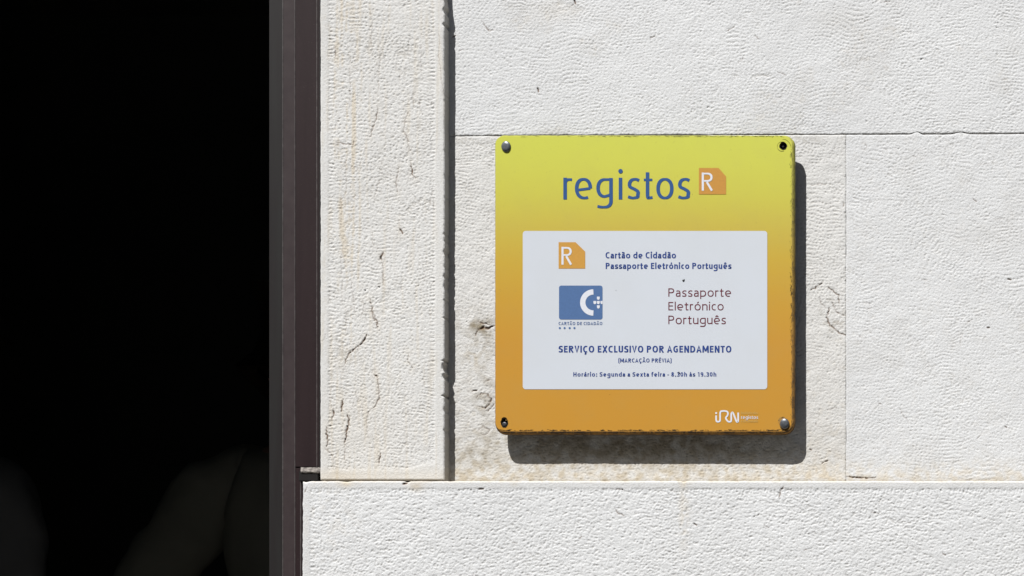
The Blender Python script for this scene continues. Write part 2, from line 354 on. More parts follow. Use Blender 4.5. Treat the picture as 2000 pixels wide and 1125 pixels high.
def lines(a, b, da, db, st, cs=14.):
    """grid lines from a to b: fine between da and db, coarse outside"""
    s = []
    lo, hi = max(a, da), min(b, db)
    if lo >= hi: return np.linspace(a, b, max(2, int((b - a) / cs) + 1))
    if a < lo: s.append(np.linspace(a, lo, max(2, int((lo - a) / cs) + 1))[:-1])
    s.append(np.linspace(lo, hi, max(3, int((hi - lo) / st) + 1)))
    if b > hi: s.append(np.linspace(hi, b, max(2, int((b - hi) / cs) + 1))[1:])
    return np.concatenate(s)
def block(name, parent, x0, x1, y0, y1, d, hf, mat, deep=45, warp=None, rnd=2.2, rdep=1.3, dense=True, st=1.3):
    gx = lines(x0, x1, 584 if dense else 1e9, 2035, st); gy = lines(y0, y1, -28 if dense else 1e9, 1148, st)
    px, py = np.meshgrid(gx, gy); nx, ny = len(gx), len(gy)
    u = inside(px, py) if dense else np.zeros_like(px)
    h, cr, och, dirt = hf(px, py, u)
    e = np.minimum(np.minimum(px - x0, x1 - px), np.minimum(py - y0, y1 - py))
    h = h - rdep * np.clip(1 - e / rnd, 0, 1) ** 2
    wx, wy = px.copy(), py.copy()
    if warp is not None:
        a, b, c = warp(px, py); wx += a; wy += b; h = h - c
    co_ = PXa(wx, wy, d); co_[..., 1] -= h * S
    V = co_.reshape(-1, 3)
    i = np.arange(nx * ny).reshape(ny, nx)
    q = np.stack([i[1:, :-1], i[1:, 1:], i[:-1, 1:], i[:-1, :-1]], -1).reshape(-1, 4)
    ring = np.concatenate([i[0, :], i[1:, -1], i[-1, -2::-1], i[-2:0:-1, 0]])
    n = len(ring); base = len(V)
    Va = V[ring].copy(); Vb = V[ring].copy(); Vb[:, 1] = (d + deep) * S
    Vall = np.concatenate([V, Va, Vb])
    k = np.arange(n); k2 = (k + 1) % n
    qs = np.stack([base + k, base + k2, base + n + k2, base + n + k], -1)
    Q = np.concatenate([q, qs])
    me = bpy.data.meshes.new(name)
    me.vertices.add(len(Vall)); me.vertices.foreach_set('co', Vall.astype(np.float32).ravel())
    me.loops.add(Q.size); me.loops.foreach_set('vertex_index', Q.astype(np.int32).ravel())
    me.polygons.add(len(Q)); me.polygons.foreach_set('loop_start', np.arange(0, Q.size, 4, dtype=np.int32))
    sf = np.zeros(len(Q), bool); sf[:len(q)] = True
    me.update(calc_edges=True)
    me.polygons.foreach_set('use_smooth', sf)
    for nm, A in (('crack', cr), ('ochre', np.clip(och, 0, 1)), ('dirt', np.clip(dirt, 0, 1)), ('dense', u)):
        at = me.attributes.new(nm, 'FLOAT', 'POINT'); A = A.ravel()
        at.data.foreach_set('value', np.concatenate([A, A[ring], A[ring]]) if nm != 'dirt' else np.concatenate([A, A[ring] * .5 + .35, A[ring] * .5 + .55]).astype(np.float32))  # side faces get a darker colour as painted shade
    return link(name, me, mat, parent)

def n1(seed, n=4200, sc_=1.0):
    r = np.random.default_rng(seed); a = np.zeros(n)
    for wl, am in ((60, .5), (17, .5), (6, .5)):
        k = np.arange(-int(wl * 2), int(wl * 2)); g = np.exp(-(k / wl * 2) ** 2); z = np.convolve(r.standard_normal(n), g, 'same'); a += am * z / z.std()
    return lambda t: np.interp(t, np.arange(n) - 1200, a) * sc_

# ------------------------------------------------------------------ building wall
wall = empty('building_wall', (0.9, 0, 0), label='pale limestone building wall of picked ashlar blocks around the dark doorway', cat='wall')
ja, jb, jc, jd, je, jf = [n1(k) for k in range(6)]
slope = lambda x: -(x - 888) * .0038
def wp_up(px, py):
    f = np.exp(-np.clip(264 - py, 0, None) / 12)
    bumps = -7 * np.exp(-((px - 1790) / 7) ** 2) - 5 * np.exp(-((px - 1876) / 11) ** 2)
    return 0, (slope(px) + .35 * ja(px) * .5 - .1 + .75 * (1 - sm(1560, 1760, px)) + .35 * jd(px * 2 % 2400) + bumps * .8 * np.exp(-np.clip(264 - py, 0, None) / 3)) * f, 0
def wp_m1(px, py):
    f = np.exp(-np.clip(py - 266, 0, None) / 12); g = np.exp(-np.clip(1651.6 - px, 0, None) / 8)
    return .35 * jc(py) * g, (slope(px) + .25 * jb(px)) * f, 0
def wp_m2(px, py):
    f = np.exp(-np.clip(py - 266, 0, None) / 12); g = np.exp(-np.clip(px - 1652.6, 0, None) / 8)
    bumps = -7 * np.exp(-((px - 1790) / 7) ** 2) - 5 * np.exp(-((px - 1876) / 11) ** 2)
    return .2 * jd(py) * g, (slope(px) + .25 * jb(px) + bumps * .8 * np.exp(-np.clip(py - 266, 0, None) / 3)) * f, 0
CH = [(-40,45,5.5),(20,8,3),(48,5,3.5),(196,4,1.5),(293,5,1.5),(456,4,2.5),(470,3,1.5),(492,7,3.2),(521,3,1.5),(540,6,4.),(560,8,3.2),(586,4,2.2),(621,3,4.5),(704,3,5),(716,14,5),(735,8,4),(773,3,5),(800,7,1.8),(840,5,1.5)]
def wp_pil(px, py):
    c = np.zeros_like(px)
    yy = py + .5 * je(py * 3 % 2500)
    for y, r_, a in CH: c = np.maximum(c, a * (.85 if y < 100 or y > 690 else .45) * np.clip(1.35 * (1 - np.abs(yy - y) / r_), 0, 1))
    c = c + np.abs(je(py)) * .3 + .35 * np.clip(jf(py), 0, 2)
    f = np.exp(-(np.clip(868 - px, 0, None) / 6.) ** 2)
    g = np.exp(-np.clip(px - 625, 0, None) / 4.)
    return -c * f + g * (.35 * jf(py)), 0, c * .25 * np.exp(-(np.clip(868 - px, 0, None) / 3.) ** 2)
def wp_low(px, py):
    f = np.exp(-np.clip(py - 940, 0, None) / 4.); g = np.exp(-np.clip(px - 590.5, 0, None) / 4.)
    nick = 2.2 * np.exp(-((px - 795) / 5) ** 2) + 1.5 * np.exp(-((px - 676) / 10) ** 2) + 1.6 * np.exp(-((px - 1335) / 4) ** 2) + 1.5 * np.exp(-((px - 597) / 6) ** 2)
    return g * .45 * jd(py), f * (.22 * ja(px) + nick), f * nick * .6
DM, DPI, DL = 0, -22, -44
block('stone_block', wall, 820, 2420, -420, 264.4, DM, h_up, STONE, warp=wp_up)
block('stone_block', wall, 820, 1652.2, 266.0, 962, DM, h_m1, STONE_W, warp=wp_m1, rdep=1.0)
block('stone_block', wall, 1652.5, 2560, 266.0, 962, DM, h_m2, STONE, warp=wp_m2, rdep=.8, rnd=1.8)
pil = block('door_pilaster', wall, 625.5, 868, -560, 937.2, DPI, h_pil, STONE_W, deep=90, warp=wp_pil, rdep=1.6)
pil['label'] = 'cracked pilaster of picked limestone with smooth margins'
block('ledge_block', wall, 590.5, 2380, 939.5, 1560, DL, h_low, STONE, deep=110, warp=wp_low, rdep=2.0, rnd=3.)
# the rest of the facade, out of the frame
for (x0, x1, y0, y1, d) in ((2423, 3700, -420, 264, 0), (2563, 3700, 266, 962, 0), (2383, 3700, 939.5, 1560, -44), (590.5, 1500, 1563, 2300, -44), (1503, 2500, 1563, 2300, -44),
        (2503, 3700, 1563, 2300, -44), (590.5, 2000, 2303, 3080, -44), (2003, 3700, 2303, 3080, -44), (590.5, 1700, 3083, 3900, -44), (1703, 3700, 3083, 3900, -44),
        (820, 1900, -1150, -423, 0), (1903, 3700, -1150, -423, 0), (-2200, 817, -1150, -720, 0), (-2200, 868, -717, -563, -22),
        (-870, -625, -560, 937, -22), (-2200, -880, -560, 962, 0), (-2200, -590, 939.5, 1560, -44), (-2200, -590, 1563, 2600, -44), (-2200, -590, 2603, 3900, -44)):
    block('stone_block', wall, x0, x1, y0, y1, d, h_flat, STONE, dense=False, deep=70)
def pbox(x0, x1, y0, y1, d0, d1, bev=0.0):
    """box between photo columns / rows (measured on the wall plane) and two depths in px"""
    return box(x0 * S, x1 * S, d0 * S, d1 * S, CAM_H + (YC - y1) * S, CAM_H + (YC - y0) * S, bev)
link('mortar_bed', pbox(700, 3700, -1150, 3880, 3.2, 420), MORTAR, wall)
link('mortar_bed', pbox(-2200, -800, -1150, 3880, 9, 420), MORTAR, wall)
link('mortar_bed', pbox(-795, 695, -1150, -600, 9, 420), MORTAR, wall)

# ------------------------------------------------------------------ ground and room
q = N('pavement_stone', .9, .2); q.color(q.mix(q.noise(6, 5), (.16, .15, .135), (.24, .225, .2))); q.bump(q.noise(40, 4), .004)
g = link('pavement', mesh('pavement', [(-60, -60, 0), (60, -60, 0), (60, 60, 0), (-60, 60, 0)], [(0, 1, 2, 3)]), q.m); tag(g, kind='structure')
# house added behind the camera, unseen, to cut sky light and darken shadows
opp = empty('sky_blocker_house', (0, -8.5, 0), label='added unseen house across the street, there to block sky light', cat='house')
q = N('render_coat', .9, .2); q.color(q.mix(q.noise(2, 5), (.26, .24, .21), (.34, .32, .28))); q.bump(q.noise(30, 3), .004); RC = q.m
q = N('dark_glass', .1, .5); q.color((.02, .022, .025)); GL = q.m
link('facade', box(-14, 16, -14, -8.5, 0, 10.8), RC, opp); link('cornice', box(-14.1, 16.1, -8.8, -8.25, 10.8, 11.1, .03), RC, opp)
for wx_ in range(-12, 15, 3):
    for wz in (1.1, 4.4, 7.7):
        f_ = link('window', box(wx_ - .65, wx_ + .65, -8.5, -8.44, wz, wz + 1.9, .01), RC, opp)
        link('pane', box(wx_ - .52, wx_ + .52, -8.44, -8.43, wz + .12, wz + 1.78), GL, opp)
FLOOR = .88
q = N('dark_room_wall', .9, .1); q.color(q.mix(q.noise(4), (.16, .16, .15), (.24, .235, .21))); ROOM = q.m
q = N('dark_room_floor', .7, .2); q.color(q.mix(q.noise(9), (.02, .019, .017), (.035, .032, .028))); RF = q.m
x0, x1, ya, yb, zt = -2.6, 1.6, .30, 2.9, 4.0
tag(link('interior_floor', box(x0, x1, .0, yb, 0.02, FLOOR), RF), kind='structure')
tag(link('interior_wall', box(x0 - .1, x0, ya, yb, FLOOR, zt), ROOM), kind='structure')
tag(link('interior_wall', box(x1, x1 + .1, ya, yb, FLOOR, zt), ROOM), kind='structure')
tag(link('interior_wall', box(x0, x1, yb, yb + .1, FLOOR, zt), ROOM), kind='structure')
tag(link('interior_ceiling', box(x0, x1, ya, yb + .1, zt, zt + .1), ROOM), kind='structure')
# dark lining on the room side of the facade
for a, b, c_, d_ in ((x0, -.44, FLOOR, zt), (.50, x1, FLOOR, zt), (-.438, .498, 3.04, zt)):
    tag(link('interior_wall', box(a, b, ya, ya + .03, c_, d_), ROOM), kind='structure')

# ------------------------------------------------------------------ brown metal door frame
fr = empty('door_frame', PX(575, 3300, 0), label='dark brown folded metal door frame beside the cracked stone pilaster', cat='door frame')
def post(name, xa, xb, d0, d1, y0=-555, y1=3300, bev=.0012, mat=FRAME):
    a = PX(xa, y0, d0); b = PX(xb, y1, d0)
    return link(name, box(a[0], b[0], d0 * S, d1 * S, b[2], a[2], bev, 3), mat, fr, smooth=False)
q = N('frame_edge_highlight', .35, .5); q.color(q.mix(q.ramp(q.noise(120, 4, .7), [(.35, 0.), (.7, 1.)]), (.05, .042, .042), (.11, .10, .098))); HILITE = q.m  # lighter colour on the beads, painted in as edge highlights
q = N('light_frame_strip', .5, .2); q.color(q.mix(q.ramp(q.noise(60, 4, .7), [(.35, 0.), (.7, 1.)]), (.026, .018, .019), (.036, .0265, .027))); LSTRIP = q.m
post('inner_strip', 525, 556, 15, 120, mat=FRAME2)
post('bead', 551.2, 553.2, 8.9, 30, bev=.0004, mat=HILITE)
post('raised_strip', 552.5, 580, 9.6, 60, bev=.0004, mat=LSTRIP)
post('bead', 574.9, 576.6, 3.5, 30, bev=.0004, mat=HILITE)
post('panel_strip', 575.5, 628, 4, 60, y1=913)
post('panel_strip', 575.5, 604, 4, 60, y0=912.6)
post('bead', 617.6, 619.6, 3.2, 30, y1=914, bev=.0004, mat=HILITE)
post('gasket', 621.5, 640, 3.5, 60, y1=936, mat=FRAME2)
post('bead', 586.0, 588.0, 3.2, 30, y0=921, bev=.0004, mat=HILITE)
# the little dusty step where the frame narrows above the ledge
a = PX(587, 913, 0); 
vs = []; 
for x_ in (587.5, 626):
    for (yy, dd) in ((912, 13), (914, 10), (921, 3), (923, 3), (940, 5), (940, 30), (912, 30)):
        vs.append(PX(x_, yy, dd))
n = 7
fcs = [(k, (k + 1) % n, n + (k + 1) % n, n + k) for k in range(n)] + [tuple(range(n))[::-1], tuple(range(n, 2 * n))]
def ragged(me, cuts, a_, seed):
    bm = bmesh.new(); bm.from_mesh(me); bmesh.ops.subdivide_edges(bm, edges=bm.edges[:], cuts=cuts, use_grid_fill=True)
    r = random.Random(seed)
    for v in bm.verts: v.co += Vector((r.uniform(-a_, a_), r.uniform(-a_, a_), r.uniform(-a_, a_)))
    bm.normal_update(); bm.to_mesh(me); bm.free(); return me
vs2 = [PX(x_, yy, dd) for x_ in (587.5, 626) for (yy, dd) in ((909.5, 8), (921, -4), (924, -3), (926, 8))]
st_ = link('dusty_step', ragged(mesh('step', vs2, [(0, 1, 5, 4), (1, 2, 6, 5), (2, 3, 7, 6), (3, 0, 4, 7), (3, 2, 1, 0), (4, 5, 6, 7)]), 3, .0003, 3), DUSTY, fr)
st_['label'] = 'small step of the frame grey with dust'
link('step_plate', box(PX(588.5, 0, 7)[0], PX(626, 0, 7)[0], -2 * S, 40 * S, PX(0, 941, 7)[2], PX(0, 922, 7)[2], .0006), FRAME2, fr)
# left leg and head of the frame, out of the frame of the photo
link('frame_leg', box(-.43, -.36, .0, .08, FLOOR, 3.0, .002), FRAME, fr)
link('frame_head', box(-.36, .375, .03, .08, 2.96, 3.0, .002), FRAME, fr)

# ------------------------------------------------------------------ sign
DF, DB = -31.0, -22.0                      # front and back of the plate, px in front of the wall
cx_, cy_ = PX(1256.5, 0, DF)[0], 0
sign = empty('information_sign', PX(1256.5, 553, DB), label='square yellow to orange plaque headed registos, screwed to the pale stone wall', cat='sign')
def rr(x0, x1, y0, y1, r, n=10):
    out = []
    for (cx, cy, a0) in ((x1 - r, y0 + r, -90), (x1 - r, y1 - r, 0), (x0 + r, y1 - r, 90), (x0 + r, y0 + r, 180)):
        for k in range(n + 1):
            a = math.radians(a0 + 90 * k / n); out.append((cx + r * math.cos(a), cy + r * math.sin(a)))
    return out
def densify(loop, step):
    out = []
    for a, b in zip(loop, loop[1:] + loop[:1]):
        n = max(1, int(math.dist(a, b) / step))
        for k in range(n): out.append((a[0] + (b[0] - a[0]) * k / n, a[1] + (b[1] - a[1]) * k / n))
    return out
def zc(py): return CAM_H + (YC - py) * S
# face material: printed vertical gradient, slight grime towards worn edges
q = N('printed_gradient', .38, .35)
sep = q.n('ShaderNodeSeparateXYZ'); q.l(q.coord(), sep.inputs[0])
ztop, zbot = PX(0, 265, DF)[2], PX(0, 841, DF)[2]
mr = q.n('ShaderNodeMapRange'); q.l(sep.outputs[2], mr.inputs[0])
for i, v in ((1, zbot), (2, ztop), (3, 1.0), (4, 0.0)): mr.inputs[i].default_value = v
def lin(r, g, b, k=1.0):
    f = lambda v: ((v / 255 + .055) / 1.055) ** 2.4 if v > 10 else v / 255 / 12.92
    return (f(r) * k, f(g) * k, f(b) * k)
KA = .70
GR = [(p_, lin(*c_, KA)) for p_, c_ in ((0., (210, 213, 84)), (.10, (209, 208, 82)), (.20, (207, 200, 78)), (.31, (204, 184, 74)), (.42, (205, 171, 60)), (.55, (204, 158, 54)), (.70, (203, 149, 53)), (1., (202, 146, 51)))]
gcol = q.ramp(mr.outputs[0], GR)
gm = q.ramp(q.noise(30, 5, .65), [(.45, 0.), (.8, .10)])
gcol = q.mix(gm, gcol, (.30, .24, .10))
gs = q.ramp(q.noise(260, 4, .7), [(.62, 0.), (.72, .35)])
gcol = q.mix(q.math('MULTIPLY', gs, .5), gcol, (.2, .15, .06))
q.color(gcol); q.bump(q.noise(500, 2), .00008, .6); FACE = q.m
q = N('worn_plate_edge', .6, .3)
sep = q.n('ShaderNodeSeparateXYZ'); q.l(q.coord(), sep.inputs[0])
mr = q.n('ShaderNodeMapRange'); q.l(sep.outputs[2], mr.inputs[0])
for i, v in ((1, zbot), (2, ztop), (3, 1.0), (4, 0.0)): mr.inputs[i].default_value = v
base = q.mix(.12, q.ramp(mr.outputs[0], GR), (.3, .2, .1))
e = q.attr('edge')
wear = q.noise(190, 5, .75); wear2 = q.noise(60, 4, .6)
line = q.ramp(e, [(.0, .25), (.12, .6), (.26, 1.), (.40, .6), (.58, .42), (.72, .95), (1., 1.)])
mask = q.math('MULTIPLY', line, q.ramp(wear, [(.34, .35), (.55, 1.)]))
bt = q.ramp(mr.outputs[0], [(0., .35), (.5, .55), (.93, .8), (.99, 1.)])
mask = q.math('MULTIPLY', mask, q.math('ADD', bt, q.ramp(wear2, [(.4, 0.), (.6, .5)])), True)
q.color(q.mix(mask, base, (.028, .018, .011))); q.bump(wear, .0005, .7); EDGE = q.m
q = N('dark_plate_side', .8, .2); q.color(q.mix(q.noise(200), (.03, .022, .016), (.10, .075, .05))); SIDE = q.m

FX0, FX1, FY0, FY1 = 968.0, 1546.0, 265.5, 841.5   # printed face
holes = [densify([(1529.5 + 6.6 * math.cos(t * math.tau / 24), 284.6 + 7.0 * math.sin(t * math.tau / 24)) for t in range(24)], 99),
         [(985 + (6.3 + .3 * math.sin(3 * t)) * math.cos(t * math.tau / 28), 824.8 + 9.6 * math.sin(t * math.tau / 28)) for t in range(28)]]
bm = bmesh.new()
def loopverts(pts, d):
    vs = [bm.verts.new(PX(x, y, d)) for x, y in pts]
    es = [bm.edges.new((a, b)) for a, b in zip(vs, vs[1:] + vs[:1])]
    return vs, es
outer = rr(FX0, FX1, FY0, FY1, 17)
vo, eo = loopverts(outer, DF)
allE = list(eo); hv = []
for hpts in holes:
    v_, e_ = loopverts(hpts, DF); hv.append(v_); allE += e_
bmesh.ops.triangle_fill(bm, edges=allE, use_beauty=True, normal=Vector((0, -1, 0)))
bmesh.ops.recalc_face_normals(bm, faces=bm.faces[:])
for f in bm.faces:
    if f.normal.y > 0: f.normal_flip()
link('plate_face', bm_mesh('plate_face', bm), FACE, sign)
# rim: rings from the face edge round to the back
rings = [(0, DF, 0.), (1.0, DF + .15, .12), (2.0, DF + .6, .28), (3.1, DF + 1.6, .45), (3.8, DF + 2.8, .6), (4.0, DF + 4.5, .75), (4.0, DB, 1.)]
rv = []; ev = []
r_ = random.Random(5)
dl = densify(rr(FX0, FX1, FY0, FY1, 17), 4)
cxm, cym = (FX0 + FX1) / 2, (FY0 + FY1) / 2
W2, H2 = (FX1 - FX0) / 2, (FY1 - FY0) / 2
for g_, d_, e_ in rings:
    # same number of points on each ring: offset outwards along the corner-aware normal
    for (x, y) in dl:
        # worn wider at the right and at the bottom
        ax, ay = abs(x - cxm) - (W2 - 17), abs(y - cym) - (H2 - 17)
        nx_, ny_ = (max(ax, 0), max(ay, 0)); L = math.hypot(nx_, ny_) or 1
        nx_, ny_ = nx_ / L * math.copysign(1, x - cxm), ny_ / L * math.copysign(1, y - cym)
        gg = g_ * (.45 + .85 * max(0, nx_) ** 2 + 1.15 * max(0, ny_) ** 2)
        # ring points true size, so that the plate does not follow the view
        X, Y, Z = PX(x, y, DF)
        jit = r_.uniform(-.25, .25) if .1 < e_ < .8 else 0
        rv.append((X + nx_ * (gg + jit) * S, d_ * S + jit * .3 * S, Z - ny_ * (gg + jit) * S)); ev.append(e_)
n = len(dl); fcs = []
for k in range(len(rings) - 1):
    for i in range(n):
        j = (i + 1) % n; fcs.append((k * n + i, k * n + j, (k + 1) * n + j, (k + 1) * n + i))
me = mesh('rim', rv, fcs); at = me.attributes.new('edge', 'FLOAT', 'POINT'); at.data.foreach_set('value', ev)
me.flip_normals() if me.polygons[0].normal.z < 0 else None
link('plate_rim', me, EDGE, sign, smooth=True)
me = mesh('back', [rv[(len(rings) - 1) * n + i] for i in range(n)], [tuple(range(n))]); link('plate_back', me, SIDE, sign)
for hpts, nm in zip(holes, ('a', 'b')):
    vs = [PX(x, y, DF) for x, y in hpts]; vb = [(v[0], (DB - .3) * S, v[2]) for v in vs]; n = len(vs)
    link('hole_wall', mesh('hole', vs + vb, [(i, (i + 1) % n, n + (i + 1) % n, n + i) for i in range(n)] ), SIDE, sign)
q = N('plain_black', .8, .2); q.color((.008, .007, .006)); BLK = q.m
def fan(pts, d):
    return mesh('fan', [PX(x, y, d) for x, y in pts], [tuple(range(len(pts)))[::-1]])
link('hole_dark_disc', fan(holes[0], DB - 1), BLK, sign); link('hole_dark_disc', fan(holes[1], DB - 1), BLK, sign)  # black disc closes each hole, painting in its dark inside
# stand-off spacers behind the plate
q = N('spacer_plastic', .5, .3); q.color((.06, .06, .06)); SP = q.m
for (x, y) in ((989, 287), (1529, 285), (985, 825), (1533, 828)):
    bm = bmesh.new(); bmesh.ops.create_cone(bm, cap_ends=True, segments=20, radius1=8 * S, radius2=8 * S, depth=22 * S)
    p = PX(x, y, DB); bmesh.ops.rotate(bm, verts=bm.verts, matrix=__import__('mathutils').Matrix.Rotation(math.pi / 2, 3, 'X'))
    bmesh.ops.translate(bm, verts=bm.verts, vec=(p[0], -11 * S, p[2])); link('spacer', bm_mesh('spacer', bm), SP, sign)
# domed screw caps
q = N('grey_screw_cap', .38, .5); q.b.inputs['Metallic'].default_value = .55
q.color(q.mix(q.ramp(q.noise(150, 4, .7), [(.35, 0.), (.7, 1.)]), (.07, .075, .085), (.17, .18, .195))); q.bump(q.noise(400, 3), .0002, .5); CAP = q.m
def dome(cx, cy, rx, ry, hgt, flat, mat, d=DF, name='screw_cap'):
    prof = [(1.0, 0.), (1.04, .1), (1.03, .3), (.95, .55), (.82, .78), (flat, .93), (flat * .6, .99), (0.02, 1.)]
    vs = []; fs = []; n = 28
    p = PX(cx, cy, d)
    for r, z in prof:
        for k in range(n):
            a = k * math.tau / n; vs.append((p[0] + rx * r * math.cos(a) * S, d * S - z * hgt * S, p[2] + ry * r * math.sin(a) * S))
    for j in range(len(prof) - 1):
        for k in range(n): fs.append((j * n + k, j * n + (k + 1) % n, (j + 1) * n + (k + 1) % n, (j + 1) * n + k))
    fs.append(tuple((len(prof) - 1) * n + k for k in range(n)))
    return link(name, mesh(name, vs, fs), mat, sign, smooth=True)
dome(988.6, 286.6, 8.8, 10.2, 3.6, .6, CAP); dome(1532.6, 827.6, 8.8, 9.8, 4.4, .62, CAP)
# exposed screw inside the slotted hole, crown of torn paint above it
q = N('screw_steel', .45, .5); q.b.inputs['Metallic'].default_value = .6; q.color((.05, .05, .055)); STL = q.m
dome(985.3, 829.0, 5.0, 4.6, 1.6, .7, STL, d=DF + 3.2, name='screw_head')
dome(1529.0, 285.8, 3.6, 3.6, 2.0, .5, STL, d=DF + 5, name='screw_head')
q = N('torn_edge', .85, .2); q.color(q.mix(q.ramp(q.noise(300, 4, .7), [(.4, 0.), (.6, 1.)]), (.035, .022, .014), (.38, .24, .09))); TORN = q.m
def ring_patch(cx, cy, rx, ry, wd, a0, a1, seed, d=DF - .45, mat=TORN, name='torn_dark_mark'):
    r = random.Random(seed); vs = []; fs = []; n = 34
    for k in range(n + 1):
        a = math.radians(a0 + (a1 - a0) * k / n); t = math.sin(math.pi * k / n) ** .5 if abs(a1 - a0) < 359 else 1
        ww = wd * r.uniform(.35, 1.2) * t
        vs.append(PX(cx + rx * math.cos(a), cy + ry * math.sin(a), d + .35)); vs.append(PX(cx + (rx + ww) * math.cos(a), cy + (ry + ww) * math.sin(a), d))
    for k in range(n): fs.append((2 * k, 2 * k + 1, 2 * k + 3, 2 * k + 2))
    return link(name, mesh(name, vs, fs), mat, sign)
ring_patch(985, 824.8, 6.2, 9.4, 1.3, 0, 360, 1, mat=BLK)
ring_patch(985, 820.2, 3.0, 2.8, 2.4, 150, 390, 6, d=DF + 1.5)
ring_patch(1529.5, 284.6, 6.5, 6.9, 1.2, 0, 360, 2, mat=BLK); ring_patch(1527.5, 286, 9.2, 9.0, .7, 70, 280, 8, mat=BLK)
ring_patch(1531, 825.2, 9.0, 9.2, 3.0, 165, 285, 3); ring_patch(1532.6, 829.2, 9.2, 9.9, 1.6, -20, 190, 4, mat=BLK)  # second mark: black crescent along the cap's lower side
# dark scuff hairs along the worn right and top edges
def scuffs():
    r = random.Random(11); vs = []; fs = []
    def add(x, y, l, wd, a):
        ux, uy = math.cos(a) * l / 2, math.sin(a) * l / 2; nx, ny = -math.sin(a) * wd / 2, math.cos(a) * wd / 2
        b = len(vs)
        for sx_, sy_ in ((-1, -1), (1, -.3), (1, .3), (-1, 1)): vs.append(PX(x + ux * sx_ + nx * sy_, y + uy * sx_ + ny * sy_, DF - .2 - r.random() * .1))
        fs.append((b, b + 3, b + 2, b + 1))
    for k in range(120):
        y = r.uniform(285, 835); add(1546 - abs(r.gauss(0, 1.2)), y, r.uniform(2, 9), r.uniform(.3, .75), math.pi / 2 + r.gauss(0, .35))
    for k in range(110):
        x = 985 + 545 * r.random() ** .6; add(x, 265.9 + abs(r.gauss(0, .6)), r.uniform(2, 9), r.uniform(.3, .6), r.gauss(0, .3))
    for k in range(110):
        x = r.uniform(980, 1535); add(x, 841 - abs(r.gauss(0, .8)), r.uniform(2, 10), r.uniform(.5, 1.2), r.gauss(0, .15))
    for k in range(16):
        add(r.uniform(1000, 1520), r.uniform(300, 830), r.uniform(2, 7), .45, r.uniform(0, 3))
    return mesh('scuffs', vs, fs)
tag(link('scuff_marks', scuffs(), BLK, sign), kind='stuff')
ring_patch(1527.5, 289.0, 17., 17, .9, -88, -2, 12, mat=BLK, name='scuff_line')

def ink(name, rgb, k=.70, rough=.4):
    q = N(name, rough, .35); c = lin(*rgb, k)
    nz = q.ramp(q.noise(350, 3, .6), [(.3, 0.), (.75, 1.)])
    q.color(q.mix(nz, tuple(v * .94 for v in c), tuple(min(.9, v * 1.05) for v in c))); return q.m
q = N('white_print', .38, .35); c0 = lin(213, 218, 226, .705)
c = q.mix(q.ramp(q.noise(14, 5, .6), [(.4, 0.), (.8, .16)]), c0, (.40, .40, .37))
c = q.mix(q.ramp(q.noise(170, 5, .75), [(.66, 0.), (.78, .4)]), c, (.25, .22, .16)); q.color(c); q.bump(q.noise(500, 2), .00008, .5); WHITE = q.m
BLUE = ink('blue_ink', (40, 84, 142)); NAVY = ink('navy_ink', (36, 66, 138)); CARD = ink('card_blue_ink', (82, 114, 162)); CARDT = ink('card_text_ink', (84, 110, 158))
MAROON = ink('maroon_ink', (104, 8, 38)); ORG1 = ink('orange_ink', (203, 146, 62)); ORG2 = ink('amber_ink', (208, 155, 68)); PALE = ink('pale_ink', (226, 228, 236), .72); FAINT = ink('faint_yellow_ink', (216, 176, 100))
def flat(name, pts, d, mat):
    return link(name, fan(pts, d), mat, sign)
D1, D2, D3 = DF - .35, DF - .6, DF - .85
def prr(x0, x1, y0, y1, r): return rr(x0, x1, y0, y1, r)
pn = flat('white_panel', prr(1021, 1498.5, 451, 760.3, 6), D1, WHITE); pn['label'] = 'pale rounded panel printed with the services and hours'
flat('logo_square', [(1365, 328), (1403.5, 328), (1418, 344.5), (1418, 379.6), (1365, 379.6)], D1, ORG1)
flat('logo_square', [(1091, 473), (1124, 473), (1143, 491.4), (1143, 524.6), (1091, 524.6)], D2, ORG2)
flat('card_emblem', prr(1091.8, 1176.8, 557.7, 624, 4.5), D2, CARD)

# ---- stroke alphabet: narrow humanist letters drawn as centre lines
XH = .745
def el(cx, cy, rx, ry, a0, a1, n=18, p=2.2):
    out = []
    for k in range(n + 1):
        a = math.radians(a0 + (a1 - a0) * k / n); c, s = math.cos(a), math.sin(a)
        out.append((cx + rx * math.copysign(abs(c) ** (2 / p), c), cy + ry * math.copysign(abs(s) ** (2 / p), s)))
    return out
def cat(pts, n=6):
    P_ = [pts[0]] + list(pts) + [pts[-1]]; out = []
    for i in range(1, len(P_) - 2):
        p0, p1, p2, p3 = P_[i - 1:i + 3]
        for k in range(n):
            t = k / n; out.append(tuple(.5 * ((2 * p1[j]) + (-p0[j] + p2[j]) * t + (2 * p0[j] - 5 * p1[j] + 4 * p2[j] - p3[j]) * t * t + (-p0[j] + 3 * p1[j] - 3 * p2[j] + p3[j]) * t ** 3) for j in (0, 1)))
    out.append(pts[-1]); return out
